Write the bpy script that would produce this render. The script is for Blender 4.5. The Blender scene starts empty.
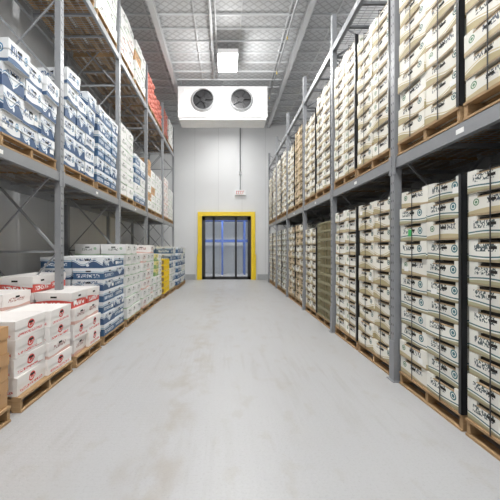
import bpy, math, random
from mathutils import Vector
random.seed(7)
S=bpy.context.scene
S.view_settings.view_transform='Standard'

# ------------------------------------------------------------ node helpers
class N:
    def __init__(s,name):
        s.m=bpy.data.materials.new(name); s.m.use_nodes=True
        s.t=s.m.node_tree; s.b=s.t.nodes['Principled BSDF']
    def n(s,typ,**k):
        x=s.t.nodes.new(typ)
        for a,b in k.items(): setattr(x,a,b)
        return x
    def set(s,sock,v):
        if isinstance(v,bpy.types.NodeSocket): s.t.links.new(v,sock)
        elif isinstance(v,tuple) and len(v)==3 and sock.type=='RGBA': sock.default_value=(*v,1)
        else: sock.default_value=v
    def ma(s,op,a,b=0.0,c=0.0):
        x=s.n('ShaderNodeMath',operation=op)
        s.set(x.inputs[0],a); s.set(x.inputs[1],b)
        if op in('SMOOTH_MIN','MULTIPLY_ADD','COMPARE'): s.set(x.inputs[2],c)
        return x.outputs[0]
    def mix(s,f,a,b):
        x=s.n('ShaderNodeMix',data_type='RGBA')
        s.set(x.inputs[0],f); s.set(x.inputs[6],a); s.set(x.inputs[7],b)
        return x.outputs[2]
    def noise(s,vec,scale,detail=2.0):
        x=s.n('ShaderNodeTexNoise'); s.set(x.inputs['Scale'],scale); s.set(x.inputs['Detail'],detail)
        if vec is not None: s.set(x.inputs['Vector'],vec)
        return x.outputs[0]
    def mapping(s,vec,sc=(1,1,1),loc=(0,0,0),rot=(0,0,0)):
        x=s.n('ShaderNodeMapping'); s.set(x.inputs['Vector'],vec)
        x.inputs['Scale'].default_value=sc; x.inputs['Location'].default_value=loc; x.inputs['Rotation'].default_value=rot
        return x.outputs[0]
    def ramp(s,v,lo,hi):
        x=s.n('ShaderNodeMapRange'); s.set(x.inputs[0],v); x.inputs[1].default_value=lo; x.inputs[2].default_value=hi
        return x.outputs[0]
    def bump(s,h,st,dist=0.01):
        x=s.n('ShaderNodeBump'); s.set(x.inputs['Height'],h); x.inputs['Strength'].default_value=st; x.inputs['Distance'].default_value=dist
        s.t.links.new(x.outputs[0],s.b.inputs['Normal'])
    def pos(s): return s.n('ShaderNodeNewGeometry').outputs['Position']
    def done(s,col,rough=.5,metal=0.0):
        s.set(s.b.inputs['Base Color'],col); s.set(s.b.inputs['Roughness'],rough); s.set(s.b.inputs['Metallic'],metal)
        return s.m

def plain(name,col,rough=.5,metal=0.0,var=.08,scale=6):
    m=N(name); f=m.noise(m.pos(),scale,3)
    return m.done(m.mix(f,tuple(c*(1-var) for c in col),tuple(min(1,c*(1+var)) for c in col)),rough,metal)

def carton(name,base,band,bandv,amp,logo=None,lp=(.8,.5,.13),text=None,tr=(.2,.7,.5,.8),edge=None,stripe=None,freq=6,rough=.55,ts=(26,7),low=.84):
    m=N(name)
    uv=m.n('ShaderNodeUVMap').outputs[0]
    sp=m.n('ShaderNodeSeparateXYZ'); m.set(sp.inputs[0],uv); u,v=sp.outputs[0],sp.outputs[1]
    r=m.n('ShaderNodeAttribute',attribute_name='rnd').outputs['Fac']
    col=m.mix(r,tuple(c*low for c in base),base)
    if band:
        w=m.ma('MULTIPLY',m.ma('SINE',m.ma('ADD',m.ma('MULTIPLY',u,freq),m.ma('MULTIPLY',m.ma('ROUND',m.ma('MULTIPLY',r,2.0)),1.6))),amp)
        d=m.ma('SUBTRACT',m.ma('ADD',w,bandv),v)
        col=m.mix(m.ma('GREATER_THAN',d,0.0),col,band)
        if stripe:
            col=m.mix(m.ma('LESS_THAN',m.ma('ABSOLUTE',m.ma('ADD',d,.09)),.03),col,stripe)
    if text:
        cx=m.n('ShaderNodeCombineXYZ'); m.set(cx.inputs[0],m.ma('MULTIPLY',u,float(ts[0]))); m.set(cx.inputs[1],m.ma('MULTIPLY',v,float(ts[1]))); m.set(cx.inputs[2],m.ma('MULTIPLY',r,40.0))
        t=m.ma('GREATER_THAN',m.noise(cx.outputs[0],1.0,1.0),.5)
        for a in (m.ma('GREATER_THAN',u,tr[0]),m.ma('LESS_THAN',u,tr[1]),m.ma('GREATER_THAN',v,tr[2]),m.ma('LESS_THAN',v,tr[3])):
            t=m.ma('MULTIPLY',t,a)
        col=m.mix(t,col,text)
    if logo:
        du=m.ma('MULTIPLY',m.ma('SUBTRACT',u,lp[0]),2.4); dv=m.ma('SUBTRACT',v,lp[1])
        dd=m.ma('SQRT',m.ma('ADD',m.ma('MULTIPLY',du,du),m.ma('MULTIPLY',dv,dv)))
        col=m.mix(m.ma('LESS_THAN',dd,lp[2]),col,logo)
        col=m.mix(m.ma('LESS_THAN',m.ma('ABSOLUTE',m.ma('SUBTRACT',dd,lp[2]*.55)),lp[2]*.10),col,base)
    if edge: col=m.mix(m.ma('LESS_THAN',v,.09),col,edge)
    col=m.mix(m.ma('MULTIPLY',m.noise(m.pos(),9,4),.10),col,(.35,.30,.22))
    return m.done(col,rough)

# ------------------------------------------------------------ materials
M_gold=carton('carton_white_olive',(.87,.85,.77),(.43,.36,.19),.23,.20,logo=(.06,.14,.13),lp=(.84,.66,.17),text=(.07,.08,.08),tr=(.2,.6,.56,.78),edge=(.33,.24,.13),stripe=(.58,.50,.30),ts=(40,9),freq=4)
M_gold2=carton('carton_white_tan',(.87,.86,.79),(.50,.42,.25),.21,.10,logo=(.10,.22,.12),lp=(.17,.6,.16),text=(.05,.07,.10),tr=(.4,.82,.50,.78),edge=(.36,.27,.16),freq=3,ts=(40,9))
M_teal=carton('carton_white_teal',(.85,.85,.79),(.37,.36,.22),.18,.06,logo=(.03,.15,.18),lp=(.77,.58,.20),text=(.06,.09,.10),tr=(.12,.55,.46,.8),edge=(.30,.25,.15),freq=4,stripe=(.04,.13,.15),ts=(36,9))
M_blue=carton('carton_blue_wave',(.80,.83,.86),(.025,.075,.18),.40,.20,logo=(.70,.76,.82),lp=(.5,.25,.12),text=(.03,.09,.22),tr=(.15,.8,.64,.86),stripe=(.12,.27,.42),freq=9,ts=(34,8))
M_blue2=carton('carton_blue_white',(.80,.82,.85),(.025,.095,.21),.58,.05,text=(.75,.78,.82),tr=(.12,.85,.18,.46),freq=2,stripe=(.13,.32,.45),ts=(30,8))
M_blue3=carton('carton_white_navy_text',(.82,.84,.86),(.03,.09,.20),.20,.06,text=(.03,.09,.22),tr=(.1,.6,.4,.8),logo=(.05,.2,.35),lp=(.8,.6,.2),freq=5,ts=(28,6))
M_red=carton('carton_white_red',(.88,.85,.83),None,0,0,logo=(.66,.05,.04),lp=(.5,.60,.27),text=(.62,.07,.06),tr=(.1,.9,.12,.27),ts=(50,12))
M_redlid=carton('carton_red_lid',(.88,.85,.83),(.62,.07,.055),.42,.10,text=(.85,.82,.8),tr=(.15,.85,.12,.38),ts=(22,5),freq=3)
M_pale=carton('carton_pale_pink',(.88,.84,.82),(.66,.42,.36),.16,.05,text=(.42,.22,.20),tr=(.2,.75,.42,.7),ts=(30,8))
M_white=carton('carton_plain_white',(.85,.85,.84),(.30,.45,.28),.08,.03,text=(.25,.28,.25),tr=(.3,.7,.4,.62),logo=(.15,.4,.18),lp=(.8,.6,.12),rough=.35,ts=(36,8))
M_kraft=carton('carton_kraft',(.54,.31,.14),None,0,0,text=(.14,.08,.04),tr=(.2,.8,.42,.62),logo=(.18,.10,.05),lp=(.1,.75,.08),ts=(40,10))
M_tan=carton('carton_light_tan',(.66,.52,.34),(.30,.24,.12),.2,.08,text=(.14,.10,.06),tr=(.2,.7,.45,.75),ts=(40,9),freq=4)
M_green=carton('carton_green_yellow',(.80,.72,.30),(.20,.36,.12),.45,.10,text=(.75,.70,.3),tr=(.2,.8,.15,.4))
M_opening_shade=plain('carton_opening_shade',(.02,.018,.015),.9)  # dark colour stands in for shade inside hand holes and tray gaps
M_strap=plain('strap_black_plastic',(.015,.016,.018),.35)
M_edge=plain('cardboard_edge',(.36,.26,.15),.8)
M_bag=plain('red_mesh_bag',(.52,.17,.13),.6,0,.5,30)
M_crate=plain('olive_plastic_crate',(.22,.20,.11),.5)
M_label=plain('paper_label',(.85,.85,.83),.6)
M_sticker=plain('green_sticker',(.05,.45,.12),.5)
mm=N('pallet_wood'); wv=mm.noise(mm.mapping(mm.pos(),(3,3,25)),4,4)
M_wood=mm.done(mm.mix(wv,(.24,.14,.06),(.48,.32,.17)),.8)
M_steel=plain('rack_painted_steel',(.27,.28,.295),.42,.2,.06)
M_galv=plain('galvanised_wire',(.36,.37,.38),.35,.6,.1)
M_yellow=plain('yellow_paint',(.88,.63,.02),.4)
M_white_metal=plain('white_enamel',(.82,.82,.82),.35)
M_dark=plain('black_metal',(.02,.02,.022),.4)
M_darkgrey=plain('dark_grey_metal',(.05,.052,.055),.4,.5)
M_pipe=plain('grey_pipe',(.42,.43,.44),.4,.3)
M_bluepaint=plain('blue_rack_paint',(.03,.09,.38),.45)
M_red_sign=plain('exit_sign_red',(.6,.05,.04),.5)

m=N('floor_sealed_concrete')
p=m.pos()
n1=m.noise(p,.9,5); n2=m.noise(m.mapping(p,(1.6,.6,1)),1.3,6); n3=m.noise(p,60,4); n4=m.noise(m.mapping(p,(2.0,1.0,1),(4,9,0)),2.4,10)
n5=m.noise(m.mapping(p,(8,.6,1),(2,1,0),(0,0,.12)),1.6,5); n6=m.noise(m.mapping(p,(1,1,1),(7,3,0)),.7,3)
sx=m.n('ShaderNodeSeparateXYZ'); m.set(sx.inputs[0],p)
tw=m.n('ShaderNodeSeparateXYZ'); m.set(tw.inputs[0],m.mapping(p,(1,1,1),(0,0,0),(0,0,.03)))
trk=m.ma('SUBTRACT',1.0,m.ma('MULTIPLY',m.ma('ABSOLUTE',m.ma('ADD',tw.outputs[0],.55)),3.2))   # dusty wheel track left of centre
trk=m.ma('MAXIMUM',trk,0.0)
col=m.mix(n1,(.385,.39,.40),(.445,.447,.452))
col=m.mix(m.ma('MULTIPLY',m.ramp(n2,.52,.72),.18),col,(.35,.325,.29))
col=m.mix(m.ma('MULTIPLY',m.ramp(n4,.58,.66),.24),col,(.33,.295,.245))
col=m.mix(m.ma('MULTIPLY',m.ma('MULTIPLY',m.ramp(n5,.50,.64),m.ramp(n6,.45,.6)),.20),col,(.27,.245,.215))
col=m.mix(m.ma('MULTIPLY',m.ma('MULTIPLY',m.ramp(n4,.44,.58),trk),.42),col,(.31,.265,.205))
col=m.mix(m.ma('MULTIPLY',m.ramp(n3,.52,.72),.26),col,(.25,.245,.24))
ck=m.n('ShaderNodeTexChecker'); m.set(ck.inputs['Vector'],m.mapping(p,(1,1,1),(0,0,0),(0,0,.785))); ck.inputs['Scale'].default_value=28
m.bump(m.ma('ADD',m.ma('MULTIPLY',ck.outputs['Fac'],.5),m.noise(p,30,4)),.3,.004)
M_floor=m.done(col,m.ma('ADD',m.ma('MULTIPLY',n1,.2),.32))

def panel_mat(name,c1,c2,axis,period,rough=.4):
    m=N(name); sp=m.n('ShaderNodeSeparateXYZ'); m.set(sp.inputs[0],m.pos())
    f=m.ma('FRACT',m.ma('MULTIPLY',m.ma('ADD',sp.outputs[axis],100.0),1/period))
    seam=m.ma('LESS_THAN',f,.012/period)
    col=m.mix(m.noise(m.pos(),1.2,4),c1,c2)
    col=m.mix(m.ma('MULTIPLY',seam,.4),col,(.25,.25,.26))
    m.bump(m.ma('SUBTRACT',1.0,seam),.4,.006)
    return m.done(col,rough)
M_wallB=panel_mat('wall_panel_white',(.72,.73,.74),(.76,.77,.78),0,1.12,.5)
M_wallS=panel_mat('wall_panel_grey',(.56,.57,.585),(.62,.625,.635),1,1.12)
m=N('ceiling_perforated_deck'); p=m.pos()
def grid(rot,per,wd):
    sp=m.n('ShaderNodeSeparateXYZ'); m.set(sp.inputs[0],m.mapping(p,(1,1,1),(50,50,0),(0,0,rot)))
    f=m.ma('FRACT',m.ma('MULTIPLY',sp.outputs[0],1/per)); return m.ma('LESS_THAN',f,wd)
g=m.ma('MAXIMUM',grid(.785,.16,.2),grid(-.785,.16,.2))
col=m.mix(m.noise(p,2,3),(.47,.48,.49),(.55,.56,.57)); col=m.mix(m.ma('MULTIPLY',g,.55),col,(.24,.24,.25))
M_ceil=m.done(col,.55,.0)
M_rib=plain('ceiling_rib',(.54,.55,.56),.5,.0,.05,2)
M_trim=plain('wall_kick_plate',(.40,.41,.42),.5)

def emis(name,col,st):
    m=bpy.data.materials.new(name); m.use_nodes=True; b=m.node_tree.nodes['Principled BSDF']
    b.inputs['Base Color'].default_value=(1,1,1,1); b.inputs['Emission Color'].default_value=(*col,1); b.inputs['Emission Strength'].default_value=st
    return m
M_lamp=emis('lamp_diffuser',(1,1,.98),14)
mg=bpy.data.materials.new('door_glass'); mg.use_nodes=True
b=mg.node_tree.nodes['Principled BSDF']; b.inputs['Base Color'].default_value=(.30,.36,.42,1); b.inputs['Alpha'].default_value=.18; b.inputs['Roughness'].default_value=.05
M_glass=mg

# ------------------------------------------------------------ mesh builder
class MB:
    def __init__(s): s.v=[];s.f=[];s.mi=[];s.uv=[];s.r=[];s.mats=[];s.sm=[]
    def mat(s,m):
        if m not in s.mats: s.mats.append(m)
        return s.mats.index(m)
    def box(s,x0,x1,y0,y1,z0,z1,m,fr=None,r=0.5,rot=0.0):
        if fr is None: fr=(x0,x1,y0,y1,z0,z1)
        b=len(s.v); mi=s.mat(m)
        P=[(x,y,z) for z in(z0,z1) for x,y in((x0,y0),(x1,y0),(x1,y1),(x0,y1))]
        c,sn=math.cos(rot),math.sin(rot); cx,cy=(fr[0]+fr[1])/2,(fr[2]+fr[3])/2
        for q in P:
            dx,dy=q[0]-cx,q[1]-cy
            s.v.append((cx+dx*c-dy*sn,cy+dx*sn+dy*c,q[2]))
        dx=max(fr[1]-fr[0],1e-6);dy=max(fr[3]-fr[2],1e-6);dz=max(fr[5]-fr[4],1e-6)
        for k,idx in (('z',(3,2,1,0)),('z',(4,5,6,7)),('y-',(0,1,5,4)),('x+',(1,2,6,5)),('y+',(2,3,7,6)),('x-',(3,0,4,7))):
            s.f.append(tuple(b+i for i in idx)); s.mi.append(mi); s.r.append(r); s.sm.append(False)
            for i in idx:
                x,y,z=P[i]; a=(x-fr[0])/dx; e=(y-fr[2])/dy; h=(z-fr[4])/dz
                s.uv.append({'z':(a,1.5+e),'y-':(a,h),'y+':(1-a,h),'x+':(e,h),'x-':(1-e,h)}[k])
    def beam(s,a,b,w,m,d=None):
        a=Vector(a);b=Vector(b);d=d or w;ax=(b-a).normalized()
        up=Vector((0,0,1)) if abs(ax.z)<.9 else Vector((1,0,0))
        u=ax.cross(up).normalized(); v=ax.cross(u).normalized(); i0=len(s.v); mi=s.mat(m)
        for e in(a,b):
            for p,q in((-1,-1),(1,-1),(1,1),(-1,1)): s.v.append(tuple(e+u*p*w/2+v*q*d/2))
        for idx in((0,1,2,3),(7,6,5,4),(0,4,5,1),(1,5,6,2),(2,6,7,3),(3,7,4,0)):
            s.f.append(tuple(i0+i for i in idx)); s.mi.append(mi); s.r.append(.5); s.sm.append(False); s.uv+= [(0,0)]*4
    def cyl(s,a,b,r,m,n=16,r2=None,cap=True):
        a=Vector(a);b=Vector(b);ax=(b-a).normalized(); r2=r if r2 is None else r2
        up=Vector((0,0,1)) if abs(ax.z)<.9 else Vector((1,0,0))
        u=ax.cross(up).normalized(); v=ax.cross(u).normalized(); i0=len(s.v); mi=s.mat(m)
        for e,rr in((a,r),(b,r2)):
            for k in range(n):
                t=2*math.pi*k/n; s.v.append(tuple(e+u*math.cos(t)*rr+v*math.sin(t)*rr))
        for k in range(n):
            j=(k+1)%n; s.f.append((i0+k,i0+n+k,i0+n+j,i0+j)); s.mi.append(mi); s.r.append(.5); s.sm.append(True); s.uv+=[(0,0)]*4
        if cap:
            s.f.append(tuple(i0+k for k in range(n))); s.f.append(tuple(i0+n+k for k in reversed(range(n))))
            for _ in(0,1): s.mi.append(mi); s.r.append(.5); s.sm.append(False); s.uv+=[(0,0)]*n
    def ring(s,c,R,r,m,n=24,k=6):
        i0=len(s.v); mi=s.mat(m)
        for i in range(n):
            t=2*math.pi*i/n
            for j in range(k):
                q=2*math.pi*j/k; rr=R+r*math.cos(q)
                s.v.append((c[0]+rr*math.cos(t),c[1]+r*math.sin(q),c[2]+rr*math.sin(t)))
        for i in range(n):
            for j in range(k):
                i2=(i+1)%n;j2=(j+1)%k
                s.f.append((i0+i*k+j,i0+i*k+j2,i0+i2*k+j2,i0+i2*k+j)); s.mi.append(mi); s.r.append(.5); s.sm.append(True); s.uv+=[(0,0)]*4
    def bag(s,c,hx,hy,hz,m,n=14,k=8):
        i0=len(s.v); mi=s.mat(m); rnd=random.random()
        sg=lambda t,e: math.copysign(abs(t)**e,t)
        for i in range(k+1):
            ph=-math.pi/2+math.pi*i/k
            for j in range(n):
                t=2*math.pi*j/n; jj=1+random.uniform(-.04,.04)
                s.v.append((c[0]+hx*sg(math.cos(ph),.6)*sg(math.cos(t),.55)*jj,c[1]+hy*sg(math.cos(ph),.6)*sg(math.sin(t),.55)*jj,c[2]+hz*sg(math.sin(ph),.8)))
        for i in range(k):
            for j in range(n):
                j2=(j+1)%n
                s.f.append((i0+i*n+j,i0+i*n+j2,i0+(i+1)*n+j2,i0+(i+1)*n+j)); s.mi.append(mi); s.r.append(rnd); s.sm.append(True); s.uv+=[(0,0)]*4
    def obj(s,name,loc=None):
        me=bpy.data.meshes.new(name)
        if loc is None:
            xs=[v[0] for v in s.v];ys=[v[1] for v in s.v];zs=[v[2] for v in s.v]
            loc=((min(xs)+max(xs))/2,(min(ys)+max(ys))/2,min(zs))
        me.from_pydata([(v[0]-loc[0],v[1]-loc[1],v[2]-loc[2]) for v in s.v],[],s.f)
        for m in s.mats: me.materials.append(m)
        me.polygons.foreach_set('material_index',s.mi); me.polygons.foreach_set('use_smooth',s.sm)
        ul=me.uv_layers.new(name='UVMap'); ul.data.foreach_set('uv',[c for p in s.uv for c in p])
        at=me.attributes.new('rnd','FLOAT','FACE'); at.data.foreach_set('value',s.r)
        me.update()
        o=bpy.data.objects.new(name,me); o.location=loc; S.collection.objects.link(o); return o
def one(name,*a,**k):
    b=MB(); b.box(*a,**k); return b.obj(name)

# ------------------------------------------------------------ room shell
XL,XR,YB,YF,H=-3.6,3.35,17.6,-4.0,7.4
one('floor',XL-.2,XR+.2,YF-.2,23,-.2,0,M_floor)
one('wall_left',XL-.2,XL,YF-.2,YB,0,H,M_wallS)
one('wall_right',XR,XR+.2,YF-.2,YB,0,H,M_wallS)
one('wall_front',XL,XR,YF-.2,YF,0,H,M_wallB)
DX0,DX1,DH=-1.10,1.24,3.02
one('wall_back',XL-.2,DX0,YB,YB+.2,0,H,M_wallB); one('wall_back',DX1,XR+.2,YB,YB+.2,0,H,M_wallB); one('wall_back',DX0,DX1,YB,YB+.2,DH,H,M_wallB)
b=MB(); b.box(XL-.2,XR+.2,YF-.2,YB+.2,H,H+.2,M_ceil)
y=YF+.1
while y<YB-.1:
    b.box(XL,XR,y,y+.05,H-.045,H,M_rib); y+=.60
x=XL+.4
while x<XR: b.box(x,x+.03,YF,YB,H-.03,H,M_rib); x+=1.2
b.obj('ceiling')
b=MB(); b.box(XL,DX0-.3,YB-.02,YB,0,.25,M_trim); b.box(DX1+.3,XR,YB-.02,YB,0,.25,M_trim); b.obj('baseboard_back')
one('baseboard_left',XL,XL+.02,YF,YB-.02,0,.2,M_trim)
one('baseboard_right',XR-.02,XR,YF,YB-.02,0,.2,M_trim)
for i,x in enumerate((-1.75,2.05)):
    b=MB(); b.box(x-.07,x+.07,YF+.01,YB-.01,H-.20,H-.18,M_rib); b.box(x-.01,x+.01,YF+.01,YB-.01,H-.18,H-.06,M_rib); b.box(x-.07,x+.07,YF+.01,YB-.01,H-.06,H-.047,M_rib); b.obj('roof_purlin')
b=MB(); b.cyl((-.36,YF+.02,H-.12),(-.36,12.6,H-.12),.035,M_rib); b.cyl((-.24,YF+.02,H-.12),(-.24,12.6,H-.12),.018,M_rib)
for y in range(-3,13,2): b.box(-.365,-.355,y,y+.03,H-.12,H-.047,M_steel)
b.obj('refrigerant_pipe')
b=MB(); b.cyl((1.68,YF+.02,H-.16),(1.68,YB-.03,H-.16),.03,M_pipe)
for y in range(-3,17,2):
    b.box(1.675,1.685,y,y+.03,H-.16,H-.047,M_steel); b.cyl((1.68,y+1,H-.16),(1.68,y+1,H-.26),.012,M_yellow,8)
b.obj('fire_sprinkler_line')

# ------------------------------------------------------------ doorway
b=MB(); t=.19
b.box(DX0-t,DX0,YB-.10,YB-.001,0,DH+t,M_yellow); b.box(DX1,DX1+t,YB-.10,YB-.001,0,DH+t,M_yellow); b.box(DX0,DX1,YB-.10,YB-.001,DH,DH+t,M_yellow)
b.box(DX0-t-.03,DX0-t+.10,YB-.14,YB-.1,0,1.2,M_yellow); b.box(DX1+t-.1,DX1+t+.03,YB-.14,YB-.1,0,1.2,M_yellow)
b.obj('yellow_door_frame')
b=MB(); yy=YB+.05; e0,e1=DX0+.002,DX1-.002
for x,w in((DX0+.082,.08),(DX0+.56,.05),(.52,.05),(DX1-.082,.08)): b.box(x-w,x+w,yy,yy+.05,0.002,DH-.002,M_dark)
b.box(e0,e1,yy,yy+.05,DH-.20,DH-.002,M_dark); b.box(e0,e1,yy,yy+.05,.002,.14,M_dark)
b.box(DX0+.04,DX1-.04,yy+.02,yy+.028,.14,DH-.20,M_glass)
b.box(.40,.43,yy-.03,yy,.95,1.35,M_galv)
b.obj('door_1')
one('wall_anteroom_back',XL,XR,22.2,22.4,0,4.2,M_wallB)
one('wall_anteroom_left',-3.0,-2.8,YB+.2,22.2,0,4.2,M_wallB)
one('wall_anteroom_right',2.8,3.0,YB+.2,22.2,0,4.2,M_wallB)
one('ceiling_anteroom',-3.0,3.0,YB+.2,22.2,4.2,4.3,M_wallB)
b=MB()
for x in(-1.9,-.15,1.1,2.4):
    for y in(20.8,21.8): b.box(x-.05,x+.05,y-.05,y+.05,0,3.6,M_bluepaint)
for z in(1.9,3.1):
    for y in(20.8,21.8): b.box(-1.9,2.4,y-.03,y+.03,z-.07,z+.07,M_bluepaint)
    b.box(-1.88,2.38,20.83,21.77,z+.07,z+.09,M_galv)
b.obj('blue_storage_rack')

# ------------------------------------------------------------ evaporator
b=MB(); x0,x1,y0,y1,z0,z1=-1.63,1.47,12.85,13.75,5.96,7.10
b.box(x0,x1,y0,y1,z0+.1,z1,M_white_metal); b.box(x0+.03,x1-.03,y0+.02,y1-.02,z0,z0+.1,M_white_metal)
b.box(x0,x0+.22,y0-.02,y0,z0+.06,z1,M_white_metal); b.box(x1-.22,x1,y0-.02,y0,z0+.06,z1,M_white_metal)
b.box(x0,x1,y0-.025,y0,z1-.06,z1,M_white_metal); b.box(x0,x1,y0-.025,y0,z0+.08,z0+.14,M_white_metal)
b.box(-.105,-.09,y0-.012,y0,z0+.14,z1-.06,M_pipe)
for cx in(-.76,.56):
    cz=(z0+z1)/2+.10
    b.cyl((cx,y0-.10,cz),(cx,y0+.0,cz),.36,M_pipe,32,r2=.42,cap=False)
    b.cyl((cx,y0-.03,cz),(cx,y0-.005,cz),.355,M_dark,32)
    b.cyl((cx,y0-.09,cz),(cx,y0-.03,cz),.09,M_dark,16)
    for R in(.14,.25,.36): b.ring((cx,y0-.11,cz),R,.004 if R<.36 else .012,M_darkgrey if R<.36 else M_pipe)
    for k in range(5):
        a=k*2*math.pi/5
        b.beam((cx+.09*math.cos(a),y0-.06,cz+.09*math.sin(a)),(cx+.31*math.cos(a),y0-.05,cz+.31*math.sin(a)),.13,M_dark,.012)
    for k in range(4):
        a=k*math.pi/2+.78; b.beam((cx,y0-.115,cz),(cx+.36*math.cos(a),y0-.112,cz+.36*math.sin(a)),.008,M_darkgrey)
for x in(x0+.1,x1-.1,-.1):
    for y in(y0+.1,y1-.1): b.cyl((x,y,z1),(x,y,H-.047),.012,M_galv,8)
b.obj('evaporator_unit')
b=MB(); b.cyl((.72,YB-.06,5.0),(.72,YB-.06,H-.06),.022,M_steel); b.cyl((.72,YB-.06,4.24),(.72,YB-.06,5.0),.018,M_steel)
b.box(.66,.78,YB-.10,YB-.005,4.98,5.12,M_pipe); b.obj('conduit_pipe')
b=MB(); b.box(.47,.98,YB-.12,YB-.001,4.0,4.24,M_white_metal)
for i,(lx) in enumerate((.53,.63,.73,.83)):
    b.box(lx,lx+.022,YB-.124,YB-.12,4.04,4.20,M_red_sign); b.box(lx,lx+.07,YB-.124,YB-.12,4.175,4.20,M_red_sign)
    if i!=3: b.box(lx,lx+.07,YB-.124,YB-.12,4.04,4.06,M_red_sign)
b.obj('exit_sign')

# ------------------------------------------------------------ lamps
def lamp(x,y,p,split=(.5,.55)):
    b=MB(); z=H-.42; hx,hy=.29,.56
    b.box(x-hx,x+hx,y-hy,y+hy,z+.06,z+.12,M_white_metal)
    b.box(x-hx,x-hx+.015,y-hy,y+hy,z-.01,z+.06,M_white_metal); b.box(x+hx-.015,x+hx,y-hy,y+hy,z-.01,z+.06,M_white_metal)
    b.box(x-hx+.015,x+hx-.015,y-hy,y-hy+.015,z-.01,z+.06,M_white_metal); b.box(x-hx+.015,x+hx-.015,y+hy-.015,y+hy,z-.01,z+.06,M_white_metal)
    b.box(x-hx+.02,x+hx-.02,y-hy+.02,y+hy-.02,z,z+.05,M_lamp)
    b.box(x-.1,x+.1,y-.2,y+.2,z+.12,z+.2,M_white_metal)
    for q in(-.4,.4): b.cyl((x,y+q,z+.12),(x,y+q,H-.047),.008,M_steel,8)
    b.obj('high_bay_light')
    l=bpy.data.lights.new('lamp_glow','AREA'); l.shape='RECTANGLE'; l.size=.5; l.size_y=1.0; l.energy=p*split[0]; l.color=(1,.995,.98)
    o=bpy.data.objects.new('lamp_light',l); o.location=(x,y,z-.03); S.collection.objects.link(o)
    l=bpy.data.lights.new('lamp_spread','POINT'); l.shadow_soft_size=.22; l.energy=p*split[1]; l.color=(1,.995,.98)
    o=bpy.data.objects.new('lamp_spread_light',l); o.location=(x,y,z-.28); S.collection.objects.link(o)
for y,p in((15.3,100),(10.95,260),(6.4,265),(2.0,270),(-1.8,270)): lamp(.08,y,p,(.42,.68) if y<15 else (.8,.25))  # rearmost lamp is an unseen extra, added to brighten the back wall
b=MB(); b.box(-.6,.6,19.3,19.5,4.12,4.2,M_lamp); b.obj('anteroom_light')
l=bpy.data.lights.new('anteroom_glow','AREA'); l.size=1.2; l.energy=150; o=bpy.data.objects.new('anteroom_lamp_light',l); o.location=(0,19.4,4.05); S.collection.objects.link(o)

# ------------------------------------------------------------ racks
def rack(s,xf,depth,ys,levels,top):
    b=MB(); xb=xf+depth
    X=lambda v: s*v
    def bx(a,c,y0,y1,z0,z1,m): b.box(min(X(a),X(c)),max(X(a),X(c)),y0,y1,z0,z1,m)
    for y in ys:
        for x in(xf,xb-.08):
            bx(x,x+.012,y-.05,y+.05,0.004,top,M_steel)
            bx(x+.012,x+.08,y-.05,y-.04,0.004,top,M_steel); bx(x+.012,x+.08,y+.04,y+.05,0.004,top,M_steel)
            bx(x-.03,x+.11,y-.085,y+.085,0,.012,M_steel)
        bx(xf-.012,xf,y-.055,y+.055,.012,.45,M_steel)
        z=.12
        while z+.45<top:
            bx(xf-.0015,xf,y-.026,y-.016,z+.4,z+.425,M_dark); bx(xf-.0015,xf,y+.016,y+.026,z+.4,z+.425,M_dark); z+=.10
        z=.3
        while z<top-.2:
            z2=min(z+1.15,top-.1)
            b.beam((X(xf+.06),y,z),(X(xb-.06),y,z),.03,M_steel)
            b.beam((X(xf+.06),y,z) ,(X(xb-.06),y,z2),.03,M_steel)
            b.beam((X(xb-.06),y+.012,z) ,(X(xf+.06),y+.012,z2),.02,M_steel)
            z=z2
    for i in range(len(ys)-1):
        y0,y1=ys[i]+.05,ys[i+1]-.05
        for z in levels:
            for x in(xf+.005,xb-.055):
                bx(x,x+.05,y0,y1,z-.125,z-.012,M_steel)
                bx(x+.012,x+.05,y0,y1,z-.012,z-.002,M_steel)
            for y in(y0,y1): bx(xf-.006,xf+.0,y-.03,y+.03,z-.19,z+.02,M_steel)
            for f in(.5,):
                yy=y0+(y1-y0)*f; bx(xf+.003,xf+.005,yy-.05,yy+.05,z-.09,z-.05,M_label)
            n=3
            for k in range(1,n+1):
                yy=y0+(y1-y0)*k/(n+1); bx(xf+.055,xb-.055,yy-.025,yy+.025,z-.05,z-.014,M_steel)
            yy=y0+.05
            while yy<y1: bx(xf+.02,xb-.02,yy,yy+.007,z-.008,z-.001,M_galv); yy+=.065
            xx=xf+.1
            while xx<xb-.08: bx(xx,xx+.007,y0,y1,z-.014,z-.008,M_galv); xx+=.12
    return b.obj('pallet_rack')
LV=2.52
ysR=[-.6,1.8,4.2,6.6,9.0,11.4,13.8,16.2]; ysL=[-.5,2.25,5.0,7.75,10.5,13.25,16.0]
rack(1,1.9,1.15,ysR,[LV,5.1],5.65)
rack(-1,2.2,1.15,ysL,[LV,5.55],6.7)

# ------------------------------------------------------------ pallets & loads
def pallet(s,xf,y0,y1,z,depth=1.02):
    b=MB()
    def bx(a,c,*r): b.box(min(s*a,s*c),max(s*a,s*c),*r,M_wood)
    bd=.09; n=7
    for i in range(n):
        x=xf+(depth-bd)*i/(n-1); bx(x,x+bd,y0,y1,z+.118,z+.138)
    for i in(0,1,2):
        y=y0+(y1-y0-.04)*i/2; bx(xf+.01,xf+depth-.01,y,y+.04,z+.02,z+.118)
    for i in range(4):
        x=xf+(depth-bd)*i/3; bx(x,x+bd,y0,y1,z+.001,z+.02)
    b.obj('wooden_pallet')

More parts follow.
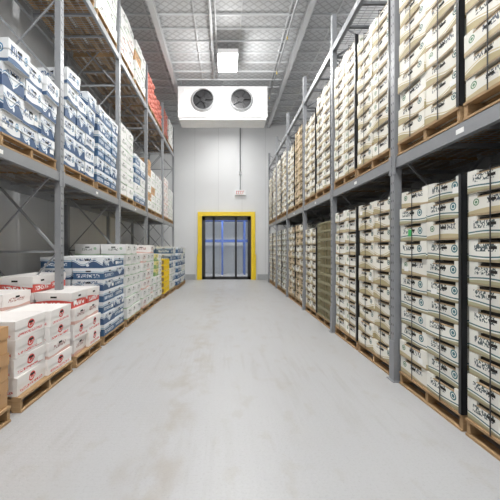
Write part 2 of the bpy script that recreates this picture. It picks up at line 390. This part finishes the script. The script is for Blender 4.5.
def load(s,xf,y0,y1,z,layers,h,mats,ny=2,nx=2,depth=1.0,style='tray',name='carton_stack',straps=True,corner=True,jit=.012,steps=None,rotj=0.0,lean=0.0,miss=0.0,sticker=False,top=None):
    pallet(s,xf,y0,y1,z,depth+.02)
    b=MB(); zb=z+.14; w=(y1-y0)/ny; d=depth/nx
    for ix in range(nx):
        for iy in range(ny):
            L=layers+(steps[ix] if steps else 0)-(1 if random.random()<miss else 0)
            for k in range(L):
                r=random.random(); mt=mats[0] if len(mats)==1 else random.choice(mats)
                if top and k==L-1: mt=top
                jx=random.uniform(-jit,jit)-lean*(k/max(L,1))**1.5*(1+.5*(iy==0)); jy=random.uniform(-.004,.004); g=.004
                xa=xf+ix*d+g+jx+jit; xc=xf+(ix+1)*d-g+jx
                X0,X1=sorted((s*xa,s*xc)); Y0,Y1=y0+iy*w+g+jy,y0+(iy+1)*w-g+jy
                Z0,Z1=zb+k*h,zb+(k+1)*h-.003
                fr=(X0,X1,Y0,Y1,Z0,Z1); rt=random.uniform(-rotj,rotj)*(1+1.2*(k==L-1 and lean>0))
                outer=(ix==0 or iy==0 or iy==ny-1)
                if style=='tray' and outer:
                    zc=Z0+(Z1-Z0)*.83
                    b.box(X0,X1,Y0,Y1,Z0,zc,mt,fr,r,rt)
                    cw=(Y1-Y0)*.2; cd=(X1-X0)*.2
                    for (a,c) in((X0,X0+cd),(X1-cd,X1)):
                        for(e,f) in((Y0,Y0+cw),(Y1-cw,Y1)): b.box(a,c,e,f,zc,Z1,mt,fr,r,rt)
                    b.box(X0+.02,X1-.02,Y0+.02,Y1-.02,zc,Z1-.01,M_opening_shade,fr,r,rt)  # dark block fills the tray gap, imitating the shade inside
                    b.box(X0-.0015,X1+.0015,Y0+cw,Y1-cw,zc-.007,zc+.001,M_edge,fr,r,rt)
                elif style=='lid' and outer:
                    zc=Z0+(Z1-Z0)*.55
                    b.box(X0+.006,X1-.006,Y0+.006,Y1-.006,Z0,zc,mt,fr,r,rt)
                    b.box(X0,X1,Y0,Y1,zc,Z1,mt,fr,r,rt)
                else: b.box(X0,X1,Y0,Y1,Z0,Z1,mt,fr,r,rt)
                if outer:
                    yc=(Y0+Y1)/2; zc=Z0+(Z1-Z0)*(.72 if style=='lid' else .62); e=.0015; q=.040
                    xo=X0 if s>0 else X1
                    b.box(xo-e,xo+e,yc-q,yc+q,zc-.011,zc+.011,M_opening_shade,fr,r,rt)  # hand holes are thin dark plates, their inner shade painted on
                    xm=(X0+X1)/2; b.box(xm-q,xm+q,Y0-e,Y0+e,zc-.011,zc+.011,M_opening_shade,fr,r,rt)
                    if ix==0 and random.random()<.22:
                        zc=Z0+(Z1-Z0)*.35; yq=Y0+(Y1-Y0)*random.choice((.2,.8))
                        b.box(xo-e,xo+e,yq-.045,yq+.045,zc-.025,zc+.025,M_label,fr,r,rt)
                    if sticker and ix==0 and iy==1 and k==8:
                        b.box(xo-.003,xo+.003,yc+.02,yc+.09,Z0+.05,Z0+.12,M_sticker,fr,r,rt)
    zt=zb+layers*h
    if straps:
        xo=xf-.004
        for f in(.28,.74):
            y=y0+(y1-y0)*f; a,c=sorted((s*xo,s*(xo+.003))); b.box(a,c,y-.006,y+.006,zb-.01,zt+.004,M_strap)
            a,c=sorted((s*xo,s*(xf+depth))); b.box(a,c,y-.006,y+.006,zt+.001,zt+.004,M_strap)
    if corner:
        a,c=sorted((s*(xf-.006),s*(xf+.0))); b.box(a,c,y0-.012,y0+.03,zb,zt,M_strap)
        a,c=sorted((s*(xf-.006),s*(xf+.04))); b.box(a,c,y0-.012,y0-.006,zb,zt,M_strap)
    return b.obj(name)

hb=.179
for i in range(len(ysR)-1):
    a=ysR[i]+.09
    for j in(0,1):
        ya=a+j*1.13; yb=ya+1.08
        near=ysR[i]<4
        if not(i==3):
            fm=[[M_gold2],[M_teal],[M_gold],[M_teal,M_gold2]][(i+2*j)%4] if not near else ([M_teal,M_teal,M_gold2] if j else [M_gold2,M_teal,M_teal])
            if i==4: fm=[M_tan,M_gold]
            load(1,1.93,ya,yb,0,11,hb,fm,ny=2,straps=True,rotj=.012,sticker=(i==1 and j==1))
        fm=[[M_gold2],[M_gold],[M_gold,M_gold2]][(i+j)%3] if not near else [M_gold,M_gold,M_gold2]
        if i==4 and j==0: fm=[M_tan]
        L=[11,11,11,11,10,11,11,10,11,10,11,11,11,10][i*2+j]
        load(1,1.91,ya,yb,LV,L,hb,fm,ny=2,rotj=.012)
def crates(s,xf,y0,y1,z,layers,h=.17,mat=M_crate,name='plastic_crate_stack'):
    pallet(s,xf,y0,y1,z)
    b=MB(); w=(y1-y0)/2
    for ix in(0,1):
        for iy in(0,1):
            for k in range(layers):
                xa,xc=sorted((s*(xf+ix*.5+.006),s*(xf+ix*.5+.494))); Y0=y0+iy*w+.006;Y1=Y0+w-.012;Z=z+.14+k*h
                b.box(xa,xc,Y0,Y1,Z,Z+.02,mat); b.box(xa,xc,Y0,Y1,Z+h-.03,Z+h-.002,mat)
                for q in range(6):
                    y=Y0+(Y1-Y0-.02)*q/5
                    b.box(xa,xa+.012,y,y+.02,Z+.02,Z+h-.03,mat); b.box(xc-.012,xc,y,y+.02,Z+.02,Z+h-.03,mat)
                for q in range(5):
                    x=xa+(xc-xa-.02)*q/4
                    b.box(x,x+.02,Y0,Y0+.012,Z+.02,Z+h-.03,mat)
                b.box(xa+.06,xc-.06,Y0+.05,Y1-.05,Z+.02,Z+h-.04,M_edge)
    b.obj(name)
crates(1,1.93,6.69,7.76,0,11); load(1,1.93,7.83,8.9,0,10,.18,[M_gold],corner=True)

A=2.22
kw=dict(style='lid',straps=False,corner=False)
load(-1,A,-.35,.85,LV,4,.27,[M_blue],ny=2,**kw)
load(-1,A,1.0,2.1,LV,4,.27,[M_blue2],ny=2,**kw)
load(-1,A,2.36,3.5,LV,4,.235,[M_blue,M_blue3],ny=2,rotj=.03,lean=.05,**kw)
load(-1,A,3.68,4.88,LV,4,.235,[M_blue,M_blue,M_blue3],ny=3,rotj=.05,lean=.10,jit=.025,**kw)
load(-1,A,5.12,6.30,LV,6,.225,[M_blue,M_blue3],ny=3,rotj=.04,lean=.06,miss=.25,**kw)
load(-1,A,6.46,7.62,LV,6,.225,[M_blue2,M_blue],ny=3,rotj=.03,lean=.03,miss=.3,**kw)
load(-1,A,7.87,9.03,LV,6,.26,[M_white],ny=2,rotj=.02,**kw)
load(-1,A,9.2,10.36,LV,5,.24,[M_white,M_blue2],ny=2,rotj=.02,miss=.3,**kw)
load(-1,A,10.62,11.8,LV,6,.24,[M_kraft,M_white],ny=2,miss=.3,**kw)
load(-1,A,11.95,13.1,LV,5,.24,[M_white],ny=2,**kw)
load(-1,A,13.38,14.5,LV,6,.24,[M_pale],ny=2,**kw)
load(-1,A,14.7,15.85,LV,5,.24,[M_white],ny=2,**kw)
L2=5.55
for (ya,yb,mt,n) in((2.36,3.5,[M_pale],3),(3.68,4.88,[M_kraft],3),(5.12,6.3,[M_red,M_pale],4),(6.46,7.62,[M_white],4),(7.87,9.03,[M_pale,M_white],4),(9.2,10.36,[M_kraft,M_white],4)):
    load(-1,A,ya,yb,L2,n,.25,mt,ny=2,rotj=.03,lean=.03,**kw)
def bags(s,xf,y0,y1,z,layers,mat):
    pallet(s,xf,y0,y1,z)
    b=MB(); w=(y1-y0)/3
    for k in range(layers):
        for iy in range(3):
            for ix in(0,1):
                b.bag((s*(xf+.26+ix*.49+random.uniform(-.02,.02)),y0+(iy+.5)*w,z+.14+.095+k*.155),.26,w/2+.01,.095,mat)
    b.obj('mesh_bag_stack')
bags(-1,A,10.62,11.8,L2,6,M_bag); bags(-1,A,11.95,13.1,L2,5,M_bag)
bags(-1,A,13.38,14.5,L2,6,M_bag); load(-1,A,14.7,15.85,L2,4,.24,[M_white],**kw)

F=1.85
load(-1,F,.9,1.98,0,3,.23,[M_kraft],ny=2,**kw)
load(-1,F,2.08,3.2,0,3,.23,[M_kraft],ny=2,rotj=.02,**kw)
load(-1,F,3.36,4.5,0,4,.172,[M_pale,M_red,M_red],ny=2,nx=2,steps=[0,1],rotj=.04,jit=.03,**kw)
load(-1,F,4.62,5.55,0,4,.20,[M_red,M_redlid,M_pale],ny=2,steps=[0,1],rotj=.05,jit=.025,top=M_redlid,**kw)
load(-1,F,5.68,6.85,0,7,.175,[M_blue2,M_blue2,M_blue],ny=2,rotj=.01,**kw)
load(-1,F,7.0,8.2,0,7,.205,[M_white],ny=3,rotj=.015,miss=.2,**kw)
load(-1,F,8.35,9.7,0,7,.205,[M_white,M_pale],ny=3,rotj=.015,miss=.2,**kw)
load(-1,F,9.9,10.9,0,6,.20,[M_green,M_white],ny=2,**kw)
crates(-1,F-.05,11.0,12.0,0,6,mat=M_yellow)
load(-1,F-.08,12.15,13.3,0,6,.235,[M_blue2,M_white],ny=2,**kw)
load(-1,F-.15,13.45,14.6,0,6,.235,[M_blue2],ny=2,**kw)
load(-1,F-.15,14.75,15.9,0,6,.23,[M_white,M_blue],ny=2,**kw)

# ------------------------------------------------------------ world & camera
w=bpy.data.worlds.new('world'); S.world=w; w.use_nodes=True
w.node_tree.nodes['Background'].inputs[0].default_value=(.6,.65,.7,1); w.node_tree.nodes['Background'].inputs[1].default_value=.3
c=bpy.data.cameras.new('camera'); o=bpy.data.objects.new('camera',c); S.collection.objects.link(o); S.camera=o
o.location=(0,0,1.5); o.rotation_euler=(math.pi/2,0,0)
c.sensor_width=36; c.lens=36*370/500; c.shift_x=.05; c.shift_y=-.004; c.clip_start=.05; c.clip_end=100
